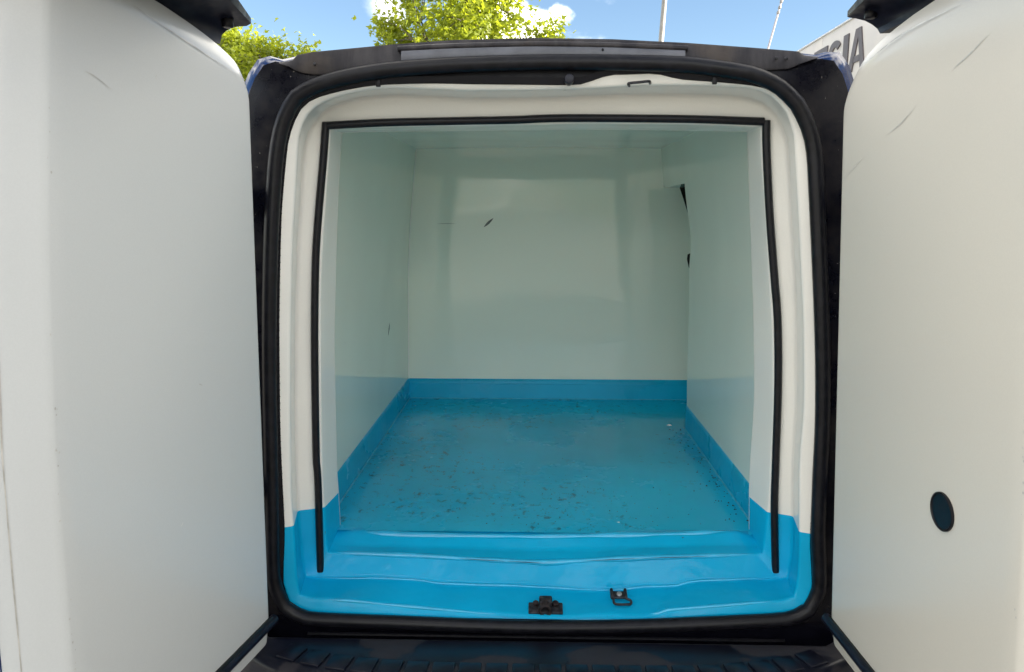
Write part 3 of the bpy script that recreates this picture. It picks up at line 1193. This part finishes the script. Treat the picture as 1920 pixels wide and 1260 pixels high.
    for i in range(26):
        ww = rk.choice((rk.uniform(-0.75, -0.15), rk.uniform(-0.4, -0.25), rk.uniform(-0.75, 0.25)))
        x, z_ = uf(ww) + rk.uniform(-0.004, 0.007), 0.0006
        r_ = rk.uniform(0.0006, 0.0016)
        o_ = len(kv)
        for k_ in range(6):
            an = k_ * math.pi / 3
            kv.append(P(x + r_ * math.cos(an), ww + r_ * rk.uniform(0.8, 1.9) * math.sin(an), z_))
        kf.append(tuple(range(o_, o_ + 6)))
    kn = obj('edge_knocks', kv, kf, M['faint2'], door, 0)
    kn['kind'] = 'stuff'
    # roof spoiler half fixed to the door top; its end overhangs the hinge
    tip = UZ(*tippx, 0.362)
    inn = UZ(*innpx, 0.362)
    idir = (inn - tip).normalized()
    arc = [U(*q) for q in arcpx]
    sec0 = [tip + Vector((0, 0, 0.010)), tip] + arc
    neck = arc[-1]
    outn = -n
    sec0 += [neck + outn * 0.05, neck + outn * 0.09 + Vector((0, 0, 0.02)), neck + outn * 0.10 + Vector((0, 0, 0.10)), tip.lerp(neck + outn * 0.06, 0.5) + Vector((0, 0, 0.055))]
    L = len(sec0)
    secs = []
    for k in range(13):
        dd = 0.58 * k / 12
        row = []
        for i, p in enumerate(sec0):
            q = i / (1 + len(arc)) if i < 2 + len(arc) else 1.0
            q = min(1, max(0, q))
            direc = idir.lerp(u, q).normalized()
            if i == L - 1:
                direc = idir.lerp(u, 0.6).normalized()
            row.append(p + direc * dd)
        secs.append(row)
    fv = [p for r in secs for p in r]
    ff = grid_faces(13, L, True) + [tuple(range(L)), tuple(12 * L + i for i in range(L))]
    sp = obj('door_spoiler', fv, ff, M['spoiler'], door, 35)
    sc_ = arc[1].lerp(neck, 0.4) + idir * 0.035
    MB().cyl(sc_ + Vector((0, 0, 0.012)), 0.011, 0.02, (0, 0, 1), 16, bev=0.003).build('screw_plug', M['rubber'], sp)
    # hinges
    for zz in (0.03, -0.62):
        q = P(0.0, zz, -0.085)
        MB().box(q + Vector((0, 0.05, 0)), (0.03, 0.13, 0.055), None, 0.008).cyl(q + Vector((0, 0.012, 0)), 0.013, 0.075, (0, 0, 1), 16, bev=0.002).build('hinge', M['navy'], door)
    return door, P


topL = [(0.0, 0.225), (0.003, 0.250), (0.0075, 0.266), (0.018, 0.278), (0.032, 0.286), (0.053, 0.2935), (0.09, 0.304), (0.126, 0.312), (0.18, 0.322), (0.26, 0.334), (0.36, 0.345), (0.53, 0.355)]
ufL = [(-0.95, 0.541), (-0.66, 0.536), (-0.32, 0.533), (-0.215, 0.527), (-0.014, 0.514), (0.277, 0.481), (0.36, 0.46)]
doorL, PL = make_door((473, 170), (508, 1165), (-0.177, -0.984), 1, topL, ufL, -0.932, -0.885,
                      (471, 44), (440, 0), [(462, 49, 1.515), (448, 49.5, 1.51), (435, 52, 1.50), (424, 58, 1.49), (416, 66, 1.475), (413, 82, 1.455)],
                      'left rear door, grey white liner tinted for cool sky light, chamfered edge')
topR = [(0.0, 0.205), (0.003, 0.222), (0.008, 0.237), (0.014, 0.248), (0.030, 0.263), (0.056, 0.279), (0.095, 0.292), (0.143, 0.303), (0.21, 0.313), (0.28, 0.320), (0.36, 0.328), (0.53, 0.336)]
ufR = [(-0.95, 0.575), (0.36, 0.545)]
doorR, PR = make_door((1577, 200), (1555, 1165), (0.034, -0.999), -1, topR, ufR, -0.912, -0.864,
                      (1588.5, 31.5), (1616, 0), [(1592, 33, 1.515), (1606, 35, 1.51), (1622, 39, 1.50), (1635, 46, 1.49), (1645, 54, 1.475), (1650, 63, 1.455)],
                      'right rear door, white liner tinted for warm light, with a black plug')


# lock hole plug on the right door
def plug(P, uu, ww, r, door):
    v = []
    for rr, nn in ((1.0, -0.001), (0.99, 0.0030), (0.92, 0.0040), (0.85, 0.0022), (0.0, 0.0026)):
        for k in range(32):
            a_ = 2 * math.pi * k / 32
            v.append(P(uu + math.cos(a_) * r * rr, ww + math.sin(a_) * r * rr, nn))
    return obj('hole_plug', v, grid_faces(5, 32, True), M['rubber'], door, 40)


plug(PR, 0.390, -0.454, 0.0305, doorR)


# scratches on the liners, plus painted lines shading their top creases
def doormark(P, door, pts, wid, mat):
    v = []
    q = crom([Vector((a, b, 0)) for a, b in pts], 8)
    for i, p in enumerate(q):
        k = math.sin(math.pi * (i + 0.3) / 8.6)
        v += [P(p.x, p.y - wid * k, 0.0007), P(p.x, p.y + wid * k, 0.0007)]
    obj('scuff_and_crease_mark', v, [(2 * i, 2 * i + 1, 2 * i + 3, 2 * i + 2) for i in range(8)], mat, door, 0)




def uvof(P, pxx, pyy):
    o_ = P(0, 0)
    u_ = P(1, 0) - o_
    w_ = P(0, 1) - o_
    n_ = P(0, 0, 1) - o_
    r = raydir(pxx, pyy)
    t = (o_ - cam.location).dot(n_) / r.dot(n_)
    q = cam.location + r * t - o_
    return q.dot(u_), q.dot(w_)


for P_, door_, segs in ((PR, doorR, [([(1664, 252), (1690, 231), (1718, 198)], 0.0012, 'faint2'), ([(1582, 336), (1604, 312), (1622, 290)], 0.0008, 'faint'),
                                     ([(1782, 134), (1820, 100), (1856, 62)], 0.0013, 'faint'), ([(1610, 130), (1690, 65), (1800, 8)], 0.0012, 'faint')]),  # last line paints the shaded crease along the liner top
                        (PL, doorL, [([(158, 133), (180, 145), (208, 168)], 0.0009, 'faint'), ([(236, 0), (330, 65), (462, 152)], 0.0010, 'faint'),  # the long line paints the shaded crease along the liner top
                                     ([(293, 140), (291, 146), (294, 149)], 0.0010, 'faint2'), ([(372, 720), (376, 721), (379, 723)], 0.0010, 'faint2'),
                                     ([(466, 745), (470, 741), (473, 738)], 0.0006, 'faint'), ([(338, 988), (341, 983), (343, 979)], 0.0008, 'faint'), ([(450, 1068), (452, 1074), (453, 1078)], 0.0008, 'faint')])):
    for pts, wd, mt in segs:
        doormark(P_, door_, [uvof(P_, *q) for q in pts], wd, M[mt])

# ------------------------------------------------------------------ crumbs on the floor
def scrap(label, cat, px_, py_, size, mat, seed, name):
    rnd = random.Random(seed)
    c = UZ(px_, py_, -0.80)
    c.z = FLOOR_Z + 0.0005
    n = 9
    v = [Vector((0, 0, size * 0.45))]
    for ring_k, (rr, hh) in enumerate(((0.55, 0.40), (1.0, 0.02))):
        for k in range(n):
            a_ = 2 * math.pi * k / n
            q = rr * size * rnd.uniform(0.65, 1.15)
            v.append(Vector((math.cos(a_) * q, math.sin(a_) * q * 0.75, hh * size * rnd.uniform(0.5, 1.2) if ring_k == 0 else 0)))
    f = [(0, 1 + k, 1 + (k + 1) % n) for k in range(n)] + [(1 + k, 1 + n + k, 1 + n + (k + 1) % n, 1 + (k + 1) % n) for k in range(n)] + [tuple(1 + n + k for k in range(n))]
    o = obj(name, v, f, mat, None, 0)
    o.location = c
    o['label'] = label
    o['category'] = cat
    return o


scrap('small white crumpled paper scrap on the blue floor near the right wall', 'paper scrap', 1255, 798, 0.011, M['paper'], 3, 'paper_scrap')
scrap('tiny white chip on the blue floor near the front step', 'paint chip', 1160, 980, 0.0042, M['paper'], 5, 'paint_chip')
scrap('dark crumb of dirt on the blue floor beside the right skirting', 'dirt crumb', 1338, 897, 0.0045, M['rust'], 8, 'dirt_crumb')


# loose grit lying along the floor edges and on the front step
rg = random.Random(31)
gv, gf = [], []


def grain(c, r_):
    o_ = len(gv)
    n_g = 5
    gv.append(c + Vector((rg.uniform(-0.3, 0.3) * r_, rg.uniform(-0.3, 0.3) * r_, r_ * rg.uniform(0.5, 0.9))))
    for k in range(n_g):
        an = 2 * math.pi * k / n_g + rg.uniform(-0.3, 0.3)
        q = r_ * rg.uniform(0.6, 1.2)
        gv.append(c + Vector((math.cos(an) * q, math.sin(an) * q, 0)))
    gf.extend([(o_, o_ + 1 + k, o_ + 1 + (k + 1) % n_g) for k in range(n_g)])


for _ in range(70):      # along the right skirting
    grain(Vector((XC + 0.548 - abs(rg.gauss(0, 0.03)), rg.uniform(1.86, 2.74), FLOOR_Z + 0.0015)), rg.uniform(0.0016, 0.0040))
for _ in range(35):      # along the left skirting
    grain(Vector((XC - 0.552 + abs(rg.gauss(0, 0.03)), rg.uniform(1.86, 3.1), FLOOR_Z + 0.001)), rg.uniform(0.0012, 0.0028))
for _ in range(150):     # strewn over the front half
    grain(Vector((rg.gauss(0.16, 0.22), 1.83 + abs(rg.gauss(0, 0.22)), FLOOR_Z + 0.0015)), rg.uniform(0.0010, 0.0026))
gv = [p for p in gv]
grit = obj('floor_grit', gv, gf, M['grit'], None, 0)
grit['kind'] = 'stuff'
grit['label'] = 'dark grit strewn over the blue cargo floor'
grit['category'] = 'grit'
# grimy hairline along the step edge
for pts in (((860, 1047.5), (950, 1052.5), (1022, 1056)), ((1090, 1052), (1200, 1047), (1330, 1043))):
    for a_, b_ in zip(pts, pts[1:]):
        sliver('grime_line', U(*a_, 1.7135), U(*b_, 1.7135), 0.0007, M['grit'], VAN)

# ------------------------------------------------------------------ trees
def leafmat(name, c1, c2):
    t = NT(name)
    f = t.noise(1.6, 3)
    g_ = t.noise(14, 2)
    colr = t.mix(t.math('ADD', t.math('MULTIPLY', f, 0.6), t.math('MULTIPLY', g_, 0.4)), c1, c2)
    t.color(colr)
    t.rough(0.42)
    tr_ = t.node('ShaderNodeBsdfTranslucent')
    bri = t.node('ShaderNodeMix', data_type='RGBA', blend_type='MULTIPLY')
    bri.inputs[0].default_value = 1.0
    t.l.new(colr, bri.inputs[6])
    bri.inputs[7].default_value = (1.9, 1.75, 0.75, 1)
    t.l.new(bri.outputs[2], tr_.inputs['Color'])
    add = t.node('ShaderNodeMixShader')
    add.inputs[0].default_value = 0.55
    t.l.new(t.b.outputs[0], add.inputs[1])
    t.l.new(tr_.outputs[0], add.inputs[2])
    t.l.new(add.outputs[0], t.n['Material Output'].inputs['Surface'])
    return t.m


M['bark'] = simple('grey_bark', (0.10, 0.085, 0.065), 0.9, 0, 0.4, 20, 0.6)
M['leaf'] = leafmat('yellow_green_leaves', (0.12, 0.185, 0.02), (0.30, 0.335, 0.04))


def tree(label, base, blobs, nleaf, seed, group):
    """blobs: (centre, (rx, ry, rz), clump count)"""
    rnd = random.Random(seed)
    t = thing('broadleaf_tree', label, 'tree', base, group)
    base = Vector(base)
    clumps = []
    for c, rad, k in blobs:
        for _ in range(k):
            while True:
                q = Vector((rnd.uniform(-1, 1), rnd.uniform(-1, 1), rnd.uniform(-1, 1)))
                if 0.25 < q.length < 1:
                    break
            clumps.append(Vector(c) + Vector((q.x * rad[0], q.y * rad[1], q.z * rad[2])))
    main = Vector(blobs[0][0])
    fork = base.lerp(Vector((base.x, base.y, main.z)), 0.48)
    v, f = [], []

    def addtube(path, rads_, seg):
        a, b = tube_data(path, rads_, seg)
        o_ = len(v)
        v.extend(a)
        f.extend([tuple(i + o_ for i in q) for q in b])
    top = Vector((main.x, main.y, main.z + blobs[0][1][2] * 0.7))
    trunk = [base, base.lerp(fork, 0.5) + Vector((0.03, 0.02, 0)), fork, fork.lerp(top, 0.5) + Vector((0.06, 0, 0)), top]
    addtube(trunk, [0.15, 0.12, 0.10, 0.06, 0.015], 10)
    limbs = []
    for k in range(9):
        a_ = 2 * math.pi * k / 9 + rnd.uniform(-0.3, 0.3)
        s = fork.lerp(top, rnd.uniform(0.0, 0.6))
        e = main + Vector((math.cos(a_) * blobs[0][1][0] * 0.62, math.sin(a_) * blobs[0][1][1] * 0.62, rnd.uniform(-0.3, 0.6) * blobs[0][1][2]))
        m_ = s.lerp(e, 0.5) + Vector((0, 0, 0.25))
        path = crom([s, m_, e], 8)
        addtube(path, [0.05 * (1 - 0.8 * i / 8) for i in range(9)], 6)
        limbs.append(path)
    for c in clumps:
        bp = min((p for l_ in limbs for p in l_[3:]), key=lambda p: (p - c).length)
        addtube(crom([bp, bp.lerp(c, 0.5) + Vector((0, 0, 0.06)), c], 4), [0.012, 0.010, 0.008, 0.006, 0.003], 4)
    obj('trunk', v, f, M['bark'], t, 60)
    # leaves: small folded lobed blades gathered in clumps
    lv, lf = [], []
    shape = [(0, 0), (0.30, 0.16), (0.46, 0.50), (0.20, 0.46), (0.0, 1.0), (-0.20, 0.46), (-0.46, 0.50), (-0.30, 0.16)]
    per = nleaf // len(clumps)
    for c in clumps:
        cr = rnd.uniform(0.16, 0.34)
        for _ in range(per):
            d = Vector((rnd.gauss(0, 1), rnd.gauss(0, 1), rnd.gauss(0, 0.8)))
            p = c + d * cr * 0.6
            sz = rnd.uniform(0.065, 0.125)
            nrm = Vector((rnd.gauss(0, 0.7), rnd.gauss(0, 0.7), 0.8)).normalized()
            ax = nrm.orthogonal().normalized()
            ax = Matrix.Rotation(rnd.uniform(0, 6.283), 3, nrm) @ ax
            ay = nrm.cross(ax)
            o_ = len(lv)
            for (x, y) in shape:
                lv.append(p + ax * (x * sz) + ay * (y * sz) + nrm * (abs(x) * sz * 0.35 - y * y * sz * 0.2))
            lf += [(o_, o_ + 1, o_ + 3, o_ + 4), (o_ + 1, o_ + 2, o_ + 3), (o_, o_ + 4, o_ + 5, o_ + 7), (o_ + 7, o_ + 5, o_ + 6)]
    me_ = bpy.data.meshes.new('crown')
    me_.from_pydata([tuple(p) for p in lv], [], lf)
    link('crown', me_, M['leaf'], t, 0)
    return t


TD = 13.0
c1 = U(842, 70, TD)
tree('tall yellow-green tree rising above the middle of the van roof', (c1.x + 0.05, TD, 0),
     [(U(845, 60, TD), (1.10, 1.3, 1.5), 100), (U(735, 70, TD), (0.38, 0.5, 0.3), 10), (U(1030, 68, TD), (0.22, 0.3, 0.16), 5), (U(930, 30, TD), (0.4, 0.5, 0.5), 12)], 8600, 11, 'trees behind the van')
c2 = U(470, 150, TD + 1)
tree('lower yellow-green tree behind the left door and left roof corner of the van', (c2.x, TD + 1, 0),
     [(U(455, 165, TD + 1), (1.05, 1.2, 0.85), 80), (U(505, 105, TD + 1), (0.55, 0.6, 0.26), 14), (U(432, 80, TD + 1), (0.22, 0.4, 0.28), 8), (U(560, 103, TD + 1), (0.16, 0.4, 0.08), 3)], 6500, 23, 'trees behind the van')

# ------------------------------------------------------------------ lamp post and leaning mast
lb = U(1243, 60, 16.0)
LX = lb.x
t = thing('lamp_post', 'plain grey metal lamp post rising behind the right half of the van roof', 'lamp post', (LX - 0.16, 16, 0))
tp = U(1246, 0, 16.0)
topz = 8.0
dirn = (tp - U(1240, 72, 16.0))
dirn = dirn / dirn.z
bx = Vector((tp.x - dirn.x * tp.z, 16, 0))
t.location = bx
tube('pole', [bx + dirn * z for z in (0.02, 1.2, 1.22, 4, topz)], [0.085, 0.085, 0.062, 0.056, 0.045], M['galv'], t, 20)
MB().box(bx + Vector((0, 0, 0.01)), (0.32, 0.32, 0.02), None, 0.004).build('base_plate', M['galv'], t)
hp = bx + dirn * topz
tube('arm', crom([hp, hp + Vector((0.2, 0, 0.25)), hp + Vector((0.8, 0, 0.35))], 10), 0.03, M['galv'], t, 10)
MB().box(hp + Vector((1.05, 0, 0.35)), (0.6, 0.22, 0.09), None, 0.03).build('lamp_head', M['galv'], t)

MD = 11.0
m0, m1 = U(1441, 88, MD), U(1466, 0, MD)
md = (m1 - m0) / (m1 - m0).z
mb = m0 - md * m0.z
t = thing('leaning_mast', 'thin pale leaning mast in the sky between the lamp post and the lettered sign', 'mast', mb)
M['mast'] = simple('pale_grey_mast', (0.42, 0.40, 0.42), 0.45, 0, 0.1, 6)
tube('mast_tube', [mb + md * z for z in (0.0, 2.0, 4.0, 6.2)], [0.022, 0.018, 0.014, 0.010], M['mast'], t, 10)
for z in (m1.z - 0.02, m1.z - 0.10, m1.z - 0.165):
    MB().cyl(mb + md * z, 0.021, 0.035, md, 12, bev=0.003).build('clamp', M['galv'], t)
MB().cyl(mb + Vector((0, 0, 0.03)), 0.09, 0.06, (0, 0, 1), 20, bev=0.006).build('foot', M['galv'], t)

# ------------------------------------------------------------------ shop with a lettered fascia, on the right
BX = 4.5
M['fascia'] = simple('pale_fascia_panel', (0.58, 0.555, 0.53), 0.5, 0, 0.06, 3)
M['render'] = simple('cream_render', (0.55, 0.52, 0.47), 0.9, 0, 0.12, 6, 0.2)
M['letter'] = simple('grey_brown_letters', (0.095, 0.082, 0.088), 0.5)
M['frame'] = simple('dark_window_frame', (0.03, 0.03, 0.033), 0.4, 0.3)
M['cap'] = simple('light_metal_coping', (0.62, 0.62, 0.62), 0.4, 0.4)
ztop = UX(1598, 36, BX).z
zbot = ztop - 1.15
YA, YB = -7.0, 17.0
S = thing('shop_building', 'pale shop building on the right with big grey letters on its fascia', 'building', (BX + 4, (YA + YB) / 2, 0))
MB().box((BX + 4.07, (YA + YB) / 2, zbot / 2), (8, YB - YA, zbot)).build('wall', M['render'], S)
MB().box((BX + 4.1, (YA + YB) / 2, (zbot + ztop) / 2 - 0.02), (7.9, YB - YA - 0.06, ztop - zbot - 0.06)).build('parapet_core', M['render'], S)
ysx = UX(1542.5, 76, BX).y
seams = sorted([ysx + 2.4 * k for k in range(-8, 3)])
seams = [YA] + [s for s in seams if YA + 0.2 < s < YB - 0.2] + [YB]
fas = None
for a, b in zip(seams, seams[1:]):
    p = MB().box((BX + 0.03, (a + b) / 2, (zbot + ztop) / 2), (0.06, b - a - 0.008, ztop - zbot), None, 0.003).build('fascia_panel', M['fascia'], S)
MB().box((BX + 0.06, (YA + YB) / 2, ztop + 0.012), (0.16, YB - YA, 0.025), None, 0.004).build('coping', M['cap'], S)
for k in range(7):
    yc = YA + 2.0 + k * 3.3
    if k == 4:
        d_ = MB().box((BX + 0.03, yc, 1.05), (0.06, 1.0, 2.1), None, 0.01).build('door', M['frame'], S)
        MB().box((BX - 0.004, yc, 1.15), (0.02, 0.8, 1.7)).build('pane', M['glass'], d_)
        MB().cyl((BX - 0.03, yc - 0.36, 1.05), 0.015, 0.3, (0, 0, 1), 12).build('handle', M['alloy'], d_)
    else:
        w_ = MB().box((BX + 0.04, yc, 1.45), (0.07, 2.2, 1.7), None, 0.01).build('window', M['frame'], S)
        for s in (-1, 1):
            MB().box((BX + 0.002, yc + s * 0.53, 1.45), (0.02, 0.98, 1.54)).build('pane', M['glass'], w_)

# letters, drawn in the plane of the fascia; text reads towards smaller y
Y_I0, Y_I1 = UX(1584.5, 66, BX).y, UX(1593.6, 66, BX).y
Z_T = UX(1590, 64.5, BX).z
LH = 0.56


def letter(name, polys, y_left, width):
    m = MB()
    for poly in polys:
        n = len(poly)
        v = []
        for dx_ in (-0.018, 0.004):
            for (a, c) in poly:
                v.append(Vector((BX + dx_, y_left - a * width, Z_T - LH + c * LH)))
        m.raw(v, [tuple(range(n)), tuple(range(2 * n - 1, n - 1, -1))] + [(i, (i + 1) % n, n + (i + 1) % n, n + i) for i in range(n)])
    o = m.build(name, M['letter'], S, 0)
    return o


tk = 0.17
# E
yE0, yE1 = UX(1530, 80, BX).y, UX(1553.5, 88, BX).y
letter('letter', [[(0, 0), (1, 0), (1, 0.16), (0.34, 0.16), (0.34, 0.42), (0.9, 0.42), (0.9, 0.57), (0.34, 0.57), (0.34, 0.84), (1, 0.84), (1, 1), (0, 1)]], yE0, yE0 - yE1)
# S as a thick stroke
path = []
for k in range(13):
    a = R(20 + 220 * k / 12)
    path.append((0.5 + 0.34 * math.cos(a), 0.735 + 0.185 * math.sin(a)))
for k in range(13):
    a = R(60 - 220 * k / 12)
    path.append((0.5 + 0.34 * math.cos(a), 0.265 + 0.185 * math.sin(a)))
yS0, yS1 = UX(1556.5, 85, BX).y, UX(1578.5, 85, BX).y
outl, inl = [], []
for i, (a, c) in enumerate(path):
    a0, c0 = path[max(0, i - 1)]
    a1, c1_ = path[min(len(path) - 1, i + 1)]
    tx, tz = (a1 - a0), (c1_ - c0) * 1.5
    L_ = math.hypot(tx, tz) or 1
    outl.append((a + tz / L_ * 0.155, c - tx / L_ * 0.085))
    inl.append((a - tz / L_ * 0.155, c + tx / L_ * 0.085))
quads = []
for i in range(len(path) - 1):
    quads.append([outl[i], outl[i + 1], inl[i + 1], inl[i]])
m = MB()
nP = len(path)
v = []
for dx_ in (-0.018, 0.004):
    for (a, c) in outl + inl:
        v.append(Vector((BX + dx_, yS0 - a * (yS0 - yS1), Z_T - LH + c * LH)))
f = []
for i in range(nP - 1):
    f.append((i, i + 1, nP + i + 1, nP + i))
    f.append((2 * nP + i, 2 * nP + nP + i, 2 * nP + nP + i + 1, 2 * nP + i + 1))
    f.append((i, 2 * nP + i, 2 * nP + i + 1, i + 1))
    f.append((nP + i, nP + i + 1, 3 * nP + i + 1, 3 * nP + i))
f += [(0, nP, 3 * nP, 2 * nP), (nP - 1, 3 * nP - 1, 4 * nP - 1, 2 * nP - 1)]
m.raw(v, f).build('letter', M['letter'], S, 0)
# I
letter('letter', [[(0, 0), (1, 0), (1, 1), (0, 1)]], Y_I0, Y_I0 - Y_I1)
# A
yA0, yA1 = UX(1593.5, 100, BX).y, UX(1625.5, 70, BX).y
letter('letter', [[(0.0, 0), (0.24, 0), (0.53, 0.80), (0.53, 1.0), (0.36, 1.0)],
                  [(1.0, 0), (0.76, 0), (0.535, 0.80), (0.535, 1.0), (0.68, 1.0)],
                  [(0.28, 0.20), (0.72, 0.20), (0.68, 0.35), (0.33, 0.35)]], yA0, yA0 - yA1)
